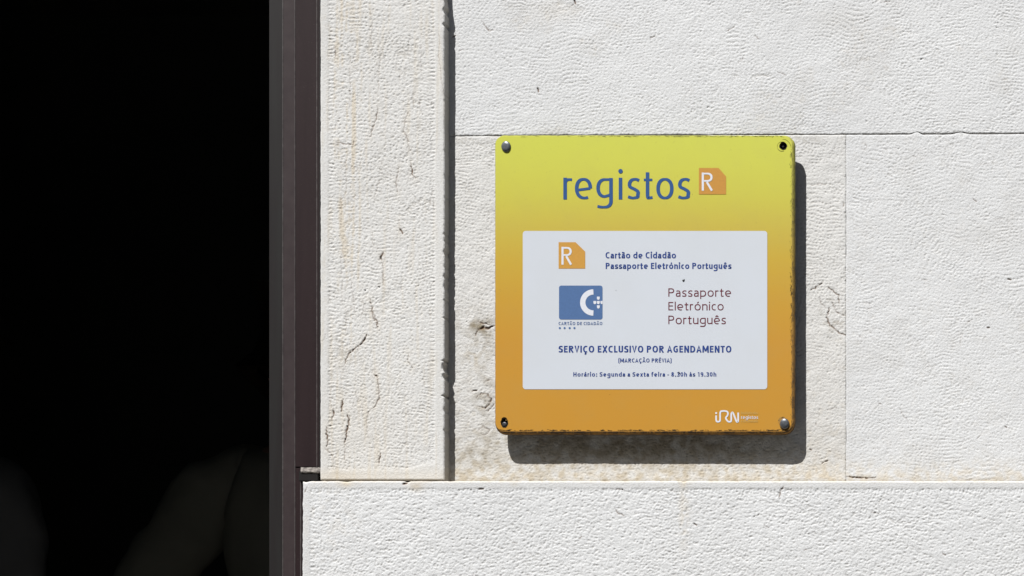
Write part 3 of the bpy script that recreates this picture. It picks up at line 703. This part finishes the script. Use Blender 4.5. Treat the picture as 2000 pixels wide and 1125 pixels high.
def glyph(ch, w):
    """-> (strokes, dots, width)   strokes in cap-height units"""
    h = w / 2; X = XH; t = X - h
    A = {'ã': ('a', '~'), 'á': ('a', "'"), 'à': ('a', '`'), 'ó': ('o', "'"), 'ê': ('e', '^'), 'Ã': ('A', '~'), 'É': ('E', "'"), 'Ç': ('C', ','), 'ç': ('c', ',')}
    if ch in A:
        b, ac = A[ch]; s, d, wd = glyph(b, w); m = wd / 2; y = (XH if b.islower() else 1.0) + .16; q_ = min(w, .11)
        if ac == '~': s = s + [cat([(m - .15, y - .02), (m - .08, y + .045), (m, y), (m + .08, y - .03), (m + .15, y + .035)], 4)]
        if ac == "'": s = s + [[(m - .03, y - .05), (m + .09, y + .12)]]
        if ac == '`': s = s + [[(m + .04, y - .05), (m - .08, y + .12)]]
        if ac == '^': s = s + [[(m - .13, y - .04), (m, y + .09), (m + .13, y - .04)]]
        if ac == ',': s = s + [cat([(m + .02, 0), (m + .02, -.08), (m + .07, -.14), (m + .02, -.21), (m - .07, -.20)], 4)]
        return s, d, wd
    W_ = .56
    if ch == 'o': return [el(W_ / 2 + .01, X / 2, W_ / 2 + .01 - h, X / 2 - h + .01, 0, 360, 36)], [], W_ + .02
    if ch == 'c': return [el(.28, X / 2, .27 - h, X / 2 - h + .01, 62, 298, 24)], [], .44
    if ch == 'e': return [[(h + .01, X * .43), (.57 - h, X * .51)], [(.57 - h, X * .51)] + el(.285, X / 2 + .01, .285 - h, X / 2 - h, 6, 180, 18) + el(.32, X / 2, .32 - h, X / 2 - h + .01, 180, 294, 14)[1:]], [], .57
    if ch in 'adgqup' or ch == 'b':
        pass
    if ch == 'a': return [[(.07, t - .045)] + cat([(.07, t - .045), (.2, t + .005), (.33, t - .03), (.43 - h + .02, t - .16)], 4)[1:] + [(.45 - h, 0)], cat([(.45 - h, X * .56), (.26, X * .57), (.1, X * .48), (h + .01, X * .28), (.09, h + .02), (.22, h), (.36, h + .05), (.45 - h, X * .24)], 4)], [], .46
    if ch == 'd': return [[(W_ - h, 1.05), (W_ - h, 0)], [(W_ - h, t)] + el(.29, X / 2, .29 - h, X / 2 - h, 90, 270, 18) + [(W_ - h, h + .04)]], [], W_
    if ch == 'g': return [[(W_ - h, t)] + el(.29, X / 2 + .02, .29 - h, X / 2 - h - .02, 90, 270, 18) + [(W_ - h, h + .10)], [(W_ - h, X - .01), (W_ - h, -.06)] + el(W_ - h - .20, -.06, .20, .20, 0, -90, 10, 2.1)[1:] + cat([(W_ - h - .20, -.26), (W_ - h - .32, -.26), (.04, -.235)], 4)[1:]], [], W_
    if ch == 'p': return [[(h, X), (h, -.27)], [(h, t - .04)] + el(W_ - .29, X / 2, .29 - h, X / 2 - h, 90, -90, 18) + [(h, h)]], [], W_
    if ch == 'u': return [[(h, X), (h, .24)] + el(.24, .24, .24 - h, .24 - h, 180, 270, 8)[1:] + [(.40, h + .05), (.50 - h, .14)], [(.51 - h, X), (.51 - h, 0)]], [], .51
    if ch == 'n': return [[(h, 0), (h, X)], cat([(h, X - .16), (.14, t - .02), (.28, t)], 4) + el(.28, X - .22, .23 - h, .22 - h, 90, 0, 8) + [(.51 - h, 0)]], [], .51
    if ch == 'h': return [[(h, 0), (h, 1.05)], cat([(h, X - .16), (.14, t - .02), (.28, t)], 4) + el(.28, X - .22, .23 - h, .22 - h, 90, 0, 8) + [(.51 - h, 0)]], [], .51
    if ch == 'm': 
        ar = lambda o: cat([(o, X - .16), (o + .1, t - .02), (o + .2, t)], 4) + el(o + .2, X - .2, .18 - h * .6, .2 - h, 90, 0, 8) + [(o + .38 - h * .6, 0)]
        return [[(h, 0), (h, X)], ar(h), ar(h + .38 - h * .6)], [], .80
    if ch == 'r': return [[(h, 0), (h, X)], cat([(h, X - .14), (.12, t - .02), (.2, t), (.31, t - .005)], 4)], [], .32
    if ch == 's': return [cat([(.40, t - .035), (.29, t + .01), (.15, t - .02), (h + .02, X * .74), (.10, X * .58), (.24, X * .48), (.36, X * .36), (.42 - h, X * .21), (.34, h + .02), (.18, h - .01), (.03, h + .035)], 4)], [], .43
    if ch == 't': return [[(.15, .93), (.15, .16)] + cat([(.15, .16), (.17, .06), (.24, h - .005), (.35, h + .01)], 4)[1:], [(.0, t - .01), (.34, t - .01)]], [], .36
    if ch == 'i': return [[(h, 0), (h, X)]], [(h, .97, w * .62)], w
    if ch == 'l': return [[(h, 1.05), (h, 0)]], [], w
    if ch == 'x': return [[(.02 + h * .6, X), (.46 - h * .6, 0)], [(.46 - h * .6, X), (.02 + h * .6, 0)]], [], .48
    if ch == 'f': return [[(.14, 0), (.14, .82)] + cat([(.14, .82), (.16, .95), (.24, 1.05 - h), (.36, 1.04 - h)], 4)[1:], [(0, t - .01), (.32, t - .01)]], [], .34
    if ch == 'R': return [[(h, 0), (h, 1)], [(h, 1 - h)] + el(.30, .74, .26 - h, .26 - h, 90, -90, 14) + [(h + .06, .48 + h)], [(.26, .48), (.56 - h * .6, 0)]], [], .58
    if ch == 'P': return [[(h, 0), (h, 1)], [(h, 1 - h)] + el(.28, .71, .27 - h, .29 - h, 90, -90, 14) + [(h, .42 + h)]], [], .56
    if ch == 'A': return [[(h * .7, 0), (.30, 1 - h * .3), (.60 - h * .7, 0)], [(.12, .3), (.48, .3)]], [], .60
    if ch == 'C': return [el(.36, .5, .36 - h, .5 - h + .01, 60, 300, 26)], [], .56
    if ch == 'G': return [el(.36, .5, .36 - h, .5 - h + .01, 58, 290, 26) + [(.57 - h, .10)], [(.57 - h, .08), (.57 - h, .50), (.34, .50)]], [], .60
    if ch == 'D': return [[(h, 0), (h, 1)], [(h, 1 - h), (.2, 1 - h)] + el(.26, .5, .36 - h, .5 - h, 86, -86, 20) + [(.2, h), (h, h)]], [], .63
    if ch == 'O': return [el(.34, .5, .34 - h, .5 - h + .01, 0, 360, 40)], [], .68
    if ch == 'E': return [[(.46, 1 - h), (h, 1 - h), (h, h), (.46, h)], [(h, .53), (.42, .53)]], [], .47
    if ch == 'H': return [[(h, 0), (h, 1)], [(.58 - h, 0), (.58 - h, 1)], [(h, .53), (.58 - h, .53)]], [], .58
    if ch == 'I': return [[(h, 0), (h, 1)]], [], w
    if ch == 'L': return [[(h, 1), (h, h), (.42, h)]], [], .43
    if ch == 'M': return [[(h * .8, 0), (.10, 1)], [(.10, 1), (.37, .2)], [(.37, .2), (.64, 1)], [(.64, 1), (.74 - h * .8, 0)]], [], .74
    if ch == 'N': return [[(h, 0), (h, 1)], [(h, 1), (.60 - h, 0)], [(.60 - h, 0), (.60 - h, 1)]], [], .60
    if ch == 'S': return [cat([(.46, 1 - h - .04), (.32, 1 - h + .01), (.15, 1 - h - .03), (h + .02, .77), (.09, .62), (.25, .52), (.41, .41), (.49 - h, .25), (.40, h + .04), (.22, h - .01), (.03, h + .05)], 5)], [], .50
    if ch == 'T': return [[(0, 1 - h), (.50, 1 - h)], [(.25, 1 - h), (.25, 0)]], [], .50
    if ch == 'U': return [[(h, 1), (h, .3)] + el(.28, .28, .28 - h, .28 - h, 180, 360, 16) + [(.56 - h, 1)]], [], .56
    if ch == 'V': return [[(h * .7, 1), (.28, h * .3), (.56 - h * .7, 1)]], [], .56
    if ch == 'X': return [[(.02 + h * .5, 1), (.55 - h * .5, 0)], [(.55 - h * .5, 1), (.02 + h * .5, 0)]], [], .57
    if ch == '0': return [el(.26, .5, .26 - h, .5 - h, 0, 360, 34)], [], .52
    if ch == '1': return [[(.06, .83), (.26, .98 - h * .5), (.26, 0)]], [], .40
    if ch == '3': return [cat([(.05, .95 - h), (.2, 1 - h), (.38, .93 - h), (.42 - h, .76), (.34, .58), (.18, .54)], 5), cat([(.18, .54), (.36, .49), (.46 - h, .28), (.38, .08 + h * .5), (.2, h), (.03, h + .04)], 5)], [], .47
    if ch == '8': return [el(.25, .76, .21 - h * .8, .24 - h * .8, 0, 360, 26), el(.25, .28, .25 - h, .28 - h, 0, 360, 28)], [], .50
    if ch == '9': return [el(.25, .68, .25 - h, .32 - h, 0, 360, 28), cat([(.5 - h, .68), (.5 - h, .42), (.38, .15), (.14, h)], 6)], [], .50
    if ch == '.': return [], [(w * .6, w * .55, w * .6)], w * 1.2
    if ch == ':': return [], [(w * .6, w * .55, w * .6), (w * .6, XH - w * .6, w * .6)], w * 1.2
    if ch == '-': return [[(0, .38), (.26, .38)]], [], .26
    if ch == '(': return [cat([(.20, 1.08), (.07, .85), (.03 + h * .5, .42), (.07, 0), (.20, -.22)], 6)], [], .22
    if ch == ')': return [cat([(.02, 1.08), (.15, .85), (.19 - h * .5, .42), (.15, 0), (.02, -.22)], 6)], [], .22
    return [], [], .24
def clean(pts):
    o = [pts[0]]
    for p in pts[1:]:
        if math.dist(p, o[-1]) > 1e-4: o.append(p)
    return o
def ribbon(vs, fs, pts, wd0, d, con=1.0):
    """mitred flat stroke; pts and wd in photo px on plane d"""
    closed = math.dist(pts[0], pts[-1]) < 1e-3 and len(pts) > 6
    pts = clean(pts)
    if closed and math.dist(pts[0], pts[-1]) < 1e-2: pts = pts[:-1]
    n = len(pts); b = len(vs)
    for i, p in enumerate(pts):
        wd = wd0
        a = pts[(i - 1) % n] if (closed or i > 0) else None; c = pts[(i + 1) % n] if (closed or i < n - 1) else None
        def nrm(u, v):
            L = math.dist(u, v) or 1; return (-(v[1] - u[1]) / L, (v[0] - u[0]) / L)
        if a and c:
            n1_, n2_ = nrm(a, p), nrm(p, c); m = (n1_[0] + n2_[0], n1_[1] + n2_[1]); L = math.hypot(*m) or 1
            m = (m[0] / L, m[1] / L); k = 1 / max(.72, m[0] * n1_[0] + m[1] * n1_[1])
        else:
            m = nrm(a, p) if a else nrm(p, c); k = 1
        wd = wd0 * (con + (1 - con) * min(1, abs(m[0]) ** .8))
        o = (m[0] * k * wd / 2, m[1] * k * wd / 2)
        vs.append(PX(p[0] + o[0], p[1] + o[1], d)); vs.append(PX(p[0] - o[0], p[1] - o[1], d))
    for i in range(n if closed else n - 1):
        j = (i + 1) % n; fs.append((b + 2 * i, b + 2 * i + 1, b + 2 * j + 1, b + 2 * j))
def disc(vs, fs, x, y, r, d, n=18):
    b = len(vs); vs += [PX(x + r * math.cos(k * math.tau / n), y + r * math.sin(k * math.tau / n), d) for k in range(n)]; fs.append(tuple(range(b, b + n))[::-1])
def orient(me):
    bm = bmesh.new(); bm.from_mesh(me); bm.normal_update()
    for f in bm.faces:
        if f.normal.y > 0: f.normal_flip()
    bm.to_mesh(me); bm.free(); return me
def text(s, xa, xb, base, cap, wpx, mat, d=D2, sp=.10, label=None, word=.26, con=.78, xs=None):
    H = base - cap; w_ = wpx / H
    items = []; x = 0
    for ch in s:
        if ch == ' ': x += word; continue
        st_, dots_, wd = glyph(ch, w_); items.append((x, st_, dots_)); x += wd + sp
    x -= sp
    k = (xb - xa - wpx) / (x * H - wpx)
    vs, fs = [], []
    for gi, (gx, st_, dots_) in enumerate(items):
        if xs:                                       # letters set one by one
            gw = max(glyph(s[gi], w_)[2] * H - wpx, .01); kk = (xs[gi][1] - xs[gi][0] - wpx) / gw
            fx = lambda v: xs[gi][0] + wpx / 2 + (v * H - wpx / 2) * (kk if gw > .1 else 0)
        else: fx = lambda v: xa + wpx / 2 + ((gx + v) * H - wpx / 2) * k
        for si, s_ in enumerate(st_):
            pts = [(fx(p[0]), base - p[1] * H) for p in s_]
            ribbon(vs, fs, pts, wpx, d - .05 * si, con)
        for (dx, dy, dr) in dots_: disc(vs, fs, fx(dx), base - dy * H, dr * H, d - .2)
    o = link('lettering', orient(mesh('lettering', vs, fs)), mat, sign)
    if label: o['label'] = label
    return o
text('registos', 1100.2, 1348.5, 389.5, 332.5, 7.0, BLUE, d=D1, label='large blue heading reading registos', con=.66,
     xs=[(1100.2, 1117.8), (1122.8, 1156.4), (1164.6, 1196.8), (1208.4, 1215.4), (1225, 1249.8), (1256.8, 1275.5), (1281.8, 1315.5), (1323.3, 1348)])
text('R', 1370.6, 1392.5, 372.4, 337, 4.2, PALE, d=D2); text('R', 1096.6, 1117.4, 517, 482, 4.2, PALE, d=D3)
text('Cartão de Cidadão', 1182.7, 1320.2, 504.6, 492.3, 2.45, NAVY, sp=.085)
text('Passaporte Eletrónico Português', 1183, 1428.2, 525.2, 513.2, 2.45, NAVY, sp=.085)
text('Passaporte', 1305.4, 1427.8, 579.3, 563, 1.9, MAROON, sp=.11, con=.9)
text('Eletrónico', 1305.4, 1413.2, 606, 589.8, 1.9, MAROON, sp=.11, con=.9)
text('Português', 1305.4, 1417.5, 633, 616.4, 1.9, MAROON, sp=.11, con=.9)
text('SERVIÇO EXCLUSIVO POR AGENDAMENTO', 1091.3, 1428.4, 688.5, 675.2, 2.85, NAVY, sp=.10)
text('(MARCAÇÃO PRÉVIA)', 1208, 1311.3, 707.9, 700, 1.6, NAVY, sp=.10)
text('Horário: Segunda a Sexta feira - 8.30h às 19.30h', 1119.8, 1398.9, 735.4, 726.9, 1.75, NAVY, sp=.105)
text('CARTÃO DE CIDADÃO', 1091, 1176.4, 634.8, 628.7, 1.25, CARDT, sp=.11)
text('instituto dos', 1447.4, 1480, 809, 803.8, .7, FAINT, d=D1, sp=.14)
text('registos', 1447.4, 1480.6, 818.3, 811.6, 1.0, PALE, d=D1, sp=.12)
text('e do notariado', 1447.4, 1480, 824.7, 819.9, .7, FAINT, d=D1, sp=.14)
# card emblem: open ring and cross of small shields, four dots below
vs, fs = [], []
ribbon(vs, fs, [(1159 + 20.8 * math.cos(math.radians(a)), 590.8 + 20.6 * math.sin(math.radians(a))) for a in range(90, 271, 5)], 10.4, D3)
link('emblem_ring', orient(mesh('ring', vs, fs)), PALE, sign)
def shield(cx, cy, xr=99):
    w_, h_ = 2.75, 3.2
    pts = [(cx - w_, cy - h_), (cx + w_, cy - h_), (cx + w_, cy + .6), (cx + 1.9, cy + 2.4), (cx, cy + h_), (cx - 1.9, cy + 2.4), (cx - w_, cy + .6)]
    pts = [(min(p[0], xr), p[1]) for p in pts]
    return flat('emblem_shield', pts, D3, PALE)
for (x, y) in ((1168.6, 591), (1161.8, 591), (1168.6, 582.5), (1168.6, 599.5)): shield(x, y, 1200)
shield(1175.6, 591, 1176.9)
for x in (1093.4, 1102.7, 1112.6, 1121.9):
    vs, fs = [], []; disc(vs, fs, x, 640.7, 2.1, D2); link('emblem_dot', orient(mesh('dot', vs, fs)), CARD, sign)
# institute logo: one running rounded line
def lp(*p): return [(1340 + a / 7.03, 760 + b / 7.03) for a, b in p]
vs, fs = [], []
ribbon(vs, fs, cat(lp((413, 362), (413, 420), (422, 443), (441, 447), (461, 440), (467, 418), (467, 340), (474, 310), (496, 301), (540, 301), (566, 312), (575, 338), (566, 366), (548, 388), (549, 408), (570, 438), (590, 448), (612, 444), (620, 425), (620, 350), (628, 326), (646, 330), (690, 438), (706, 448), (715, 430), (715, 322)), 5), 3.2, D1)
disc(vs, fs, *lp((413, 329))[0], 2.0, D1)
l_ = link('institute_logo', orient(mesh('logo', vs, fs)), PALE, sign); l_['label'] = 'small pale line logo reading iRN'
# dead insects stuck to the panel
def speck(x, y, s, seed):
    bm = bmesh.new(); bmesh.ops.create_icosphere(bm, subdivisions=2, radius=1); r = random.Random(seed); p = Vector(PX(x, y, D3))
    for v in bm.verts:
        v.co = Vector((v.co.x * s * r.uniform(.5, 1.2), v.co.y * s * .5, v.co.z * s * .8 * r.uniform(.5, 1.3))) * S + p
    link('speck', bm_mesh('speck', bm), BLK, sign)
speck(1334.6, 547.8, 2.0, 1); speck(1336.4, 546, 1.1, 2); speck(1326, 727, 1.3, 3); speck(1327.5, 729, .9, 4); speck(1203, 567, .6, 5)

# ------------------------------------------------------------------ people in the dark room
def skinbody(name, pts, edges, mat, parent, sub=2, root=0, folds=0.0):
    me = bpy.data.meshes.new(name); me.from_pydata([p[0] for p in pts], edges, []); me.update()
    o = bpy.data.objects.new(name, me); COL.objects.link(o)
    o.modifiers.new('skin', 'SKIN'); 
    sv = me.skin_vertices[0].data if me.skin_vertices else None
    if sv is None:
        bm = bmesh.new(); bm.from_mesh(me); bm.verts.layers.skin.verify(); bm.to_mesh(me); bm.free(); sv = me.skin_vertices[0].data
    for k, p in enumerate(pts):
        r = p[1]; sv[k].radius = (r, r) if isinstance(r, (int, float)) else r
        sv[k].use_root = (k == root)
    s = o.modifiers.new('sub', 'SUBSURF'); s.levels = sub; s.render_levels = sub
    dg = bpy.context.evaluated_depsgraph_get(); m2_ = bpy.data.meshes.new_from_object(o.evaluated_get(dg))
    bpy.data.objects.remove(o)
    if folds:                                       # cloth folds
        from mathutils import noise
        for v_ in m2_.vertices:
            c_ = v_.co; p_ = Vector((c_.x * 10 + c_.z * 5, c_.y * 9, c_.z * 3.5))
            n_ = 1 - abs(noise.noise(p_)) * 2.2 + .5 * noise.noise(p_ * 2.3)
            v_.co = c_ + v_.normal * folds * (n_ + .3)
    m2_.materials.clear(); return link(name, m2_, mat, parent, smooth=True)
q = N('skin', .6, .3); q.color((.36, .22, .16)); SKIN = q.m
def cloth(name, c):
    q = N(name, .9, .15); wv = q.noise(9, 4, .6); q.color(q.mix(wv, tuple(v * .75 for v in c), c)); q.bump(q.noise(9, 2, .4), .03, .7); return q.m
def person(label, loc, rot, H, top, trousers, hair, akimbo=False, long_hair=False):
    root = empty('person', loc, label=label, cat='person'); k = H / 1.72
    v = lambda x, y, z: (loc[0] + k * x, loc[1] + k * y, loc[2] + k * z)
    c, s = math.cos(rot), math.sin(rot)
    def R(x, y, z): return v(x * c - y * s, x * s + y * c, z)
    P = []; E = []
    def add(p, r, par=None):
        P.append((R(*p), tuple(a * k for a in r) if isinstance(r, tuple) else r * k)); 
        if par is not None: E.append((par, len(P) - 1))
        return len(P) - 1
    pel = add((0, 0, .95), (.145, .105)); wa = add((0, 0, 1.10), (.125, .095), pel); ch = add((0, 0, 1.28), (.15, .105), wa); up = add((0, 0, 1.39), (.10, .08), ch)
    nk = add((0, .0, 1.475), .052, up); hd0 = add((0, -.015, 1.55), (.066, .078), nk); hd1 = add((0, -.01, 1.64), (.076, .092), hd0); add((0, .0, 1.70), (.045, .055), hd1)
    arms = {}
    for sd in (-1, 1):
        sh = add((sd * .165, 0, 1.385), .058, up)
        if akimbo and sd == 1: el_, wr = (sd * .33, .06, 1.12), (sd * .20, -.06, .97)
        else: el_, wr = (sd * .225, .02, 1.10), (sd * .235, -.04, .86)
        e_ = add(el_, .040, sh); w_ = add(wr, .027, e_); dv = Vector(wr) - Vector(el_); dv.normalize()
        pm = add(tuple(Vector(wr) + dv * .06), (.034, .018), w_); arms[sd] = (el_, wr)
        for f in range(4):
            o_ = Vector((0, (f - 1.5) * .019, 0)); b0 = Vector(wr) + dv * .09 + o_
            f1 = add(tuple(b0), .009, pm); f2 = add(tuple(b0 + dv * (.04 - abs(f - 1.4) * .004) + Vector((-sd * .006, 0, 0))), .008, f1); add(tuple(b0 + dv * (.075 - abs(f - 1.4) * .008) + Vector((-sd * .02, 0, 0))), .007, f2)
        t1 = add(tuple(Vector(wr) + dv * .04 + Vector((0, -.03, 0))), .010, w_); add(tuple(Vector(wr) + dv * .085 + Vector((0, -.05, 0))), .008, t1)
    for sd in (-1, 1):
        hp = add((sd * .09, 0, .88), .088, pel); kn = add((sd * .10, -.01, .49), .056, hp); an = add((sd * .10, .02, .09), .038, kn); add((sd * .11, -.13, .035), (.038, .028), an)
    skinbody('body', P, E, SKIN, root)
    # face: nose, ears, eyes
    def lump(name, p, r, mat):
        bm = bmesh.new(); bmesh.ops.create_icosphere(bm, subdivisions=2, radius=1)
        for q_ in bm.verts: q_.co = Vector(R(p[0] + q_.co.x * r[0], p[1] + q_.co.y * r[1], p[2] + q_.co.z * r[2]))
        return link(name, bm_mesh(name, bm), mat, root, smooth=True)
    lump('nose', (0, -.108, 1.60), (.014, .018, .022), SKIN); lump('mouth', (0, -.095, 1.565), (.024, .008, .007), MAROON)
    for sd in (-1, 1):
        lump('ear', (sd * .080, .0, 1.605), (.010, .02, .03), SKIN); lump('eye', (sd * .032, -.088, 1.63), (.012, .010, .008), BLK)
    # hair
    hp = [((0, .02, 1.655), (.088, .098)), ((0, .035, 1.60), (.082, .075)), ((0, .0, 1.715), (.055, .065))]; he = [(0, 1), (0, 2)]
    if long_hair: hp += [((0, .065, 1.50), (.085, .045)), ((0, .095, 1.36), (.085, .03)), ((0, .10, 1.24), (.06, .02))]; he += [(1, 3), (3, 4), (4, 5)]
    skinbody('hair', [(R(*p), tuple(a * k for a in r)) for p, r in hp], he, hair, root)
    # shirt and trousers
    sp_ = [((0, 0, .90), (.185, .15)), ((0, 0, 1.14), (.15, .12)), ((0, 0, 1.28), (.17, .125)), ((0, .005, 1.405), (.105, .085))]; se = [(0, 1), (1, 2), (2, 3)]
    sp_.append(((0, .005, 1.45), (.062, .062))); se.append((3, 4))
    for sd in (-1, 1):
        e_, w_ = arms[sd]; b = len(sp_); m_ = tuple(Vector(e_) * .6 + Vector(w_) * .4)
        sp_ += [((sd * .172, 0, 1.385), .074), (e_, .056), (m_, .05)]; se += [(3, b), (b, b + 1), (b + 1, b + 2)]
    skinbody('shirt', [(R(*p), tuple(a * k for a in r) if isinstance(r, tuple) else r * k) for p, r in sp_], se, top, root, sub=3, folds=.011 * k)
    tp = [((0, 0, 1.0), (.16, .12)), ((0, 0, .92), (.16, .125))]; te = [(0, 1)]
    for sd in (-1, 1):
        b = len(tp); tp += [((sd * .09, 0, .82), .10), ((sd * .10, -.01, .49), .072), ((sd * .10, .015, .11), .058)]; te += [(1, b), (b, b + 1), (b + 1, b + 2)]
    skinbody('trousers', [(R(*p), tuple(a * k for a in r) if isinstance(r, tuple) else r * k) for p, r in tp], te, trousers, root, sub=3, folds=.006 * k)
    return root
DPTH = 1.25 / S
def at_(px): return PX(px, 0, DPTH)[0]
G1 = cloth('grey_cloth', (.34, .34, .35)); G2 = cloth('pale_cloth', (.27, .265, .22)); G3 = cloth('brown_cloth', (.12, .10, .07)); TR = cloth('dark_trousers', (.03, .03, .035))
q = N('fair_hair', .5, .4); q.color(q.mix(q.noise(60), (.16, .12, .06), (.26, .2, .1))); HF = q.m
q = N('dark_hair', .5, .4); q.color((.02, .015, .01)); HD = q.m
person('person in a grey top half cut off by the left edge of the doorway', (at_(-125), 1.25, FLOOR), math.radians(165), 1.72, G1, TR, HD)
person('person in a pale loose top, elbow out, mostly behind the brown frame', (at_(612), 1.25, FLOOR), math.radians(184), 1.74, G2, TR, HD, akimbo=True)
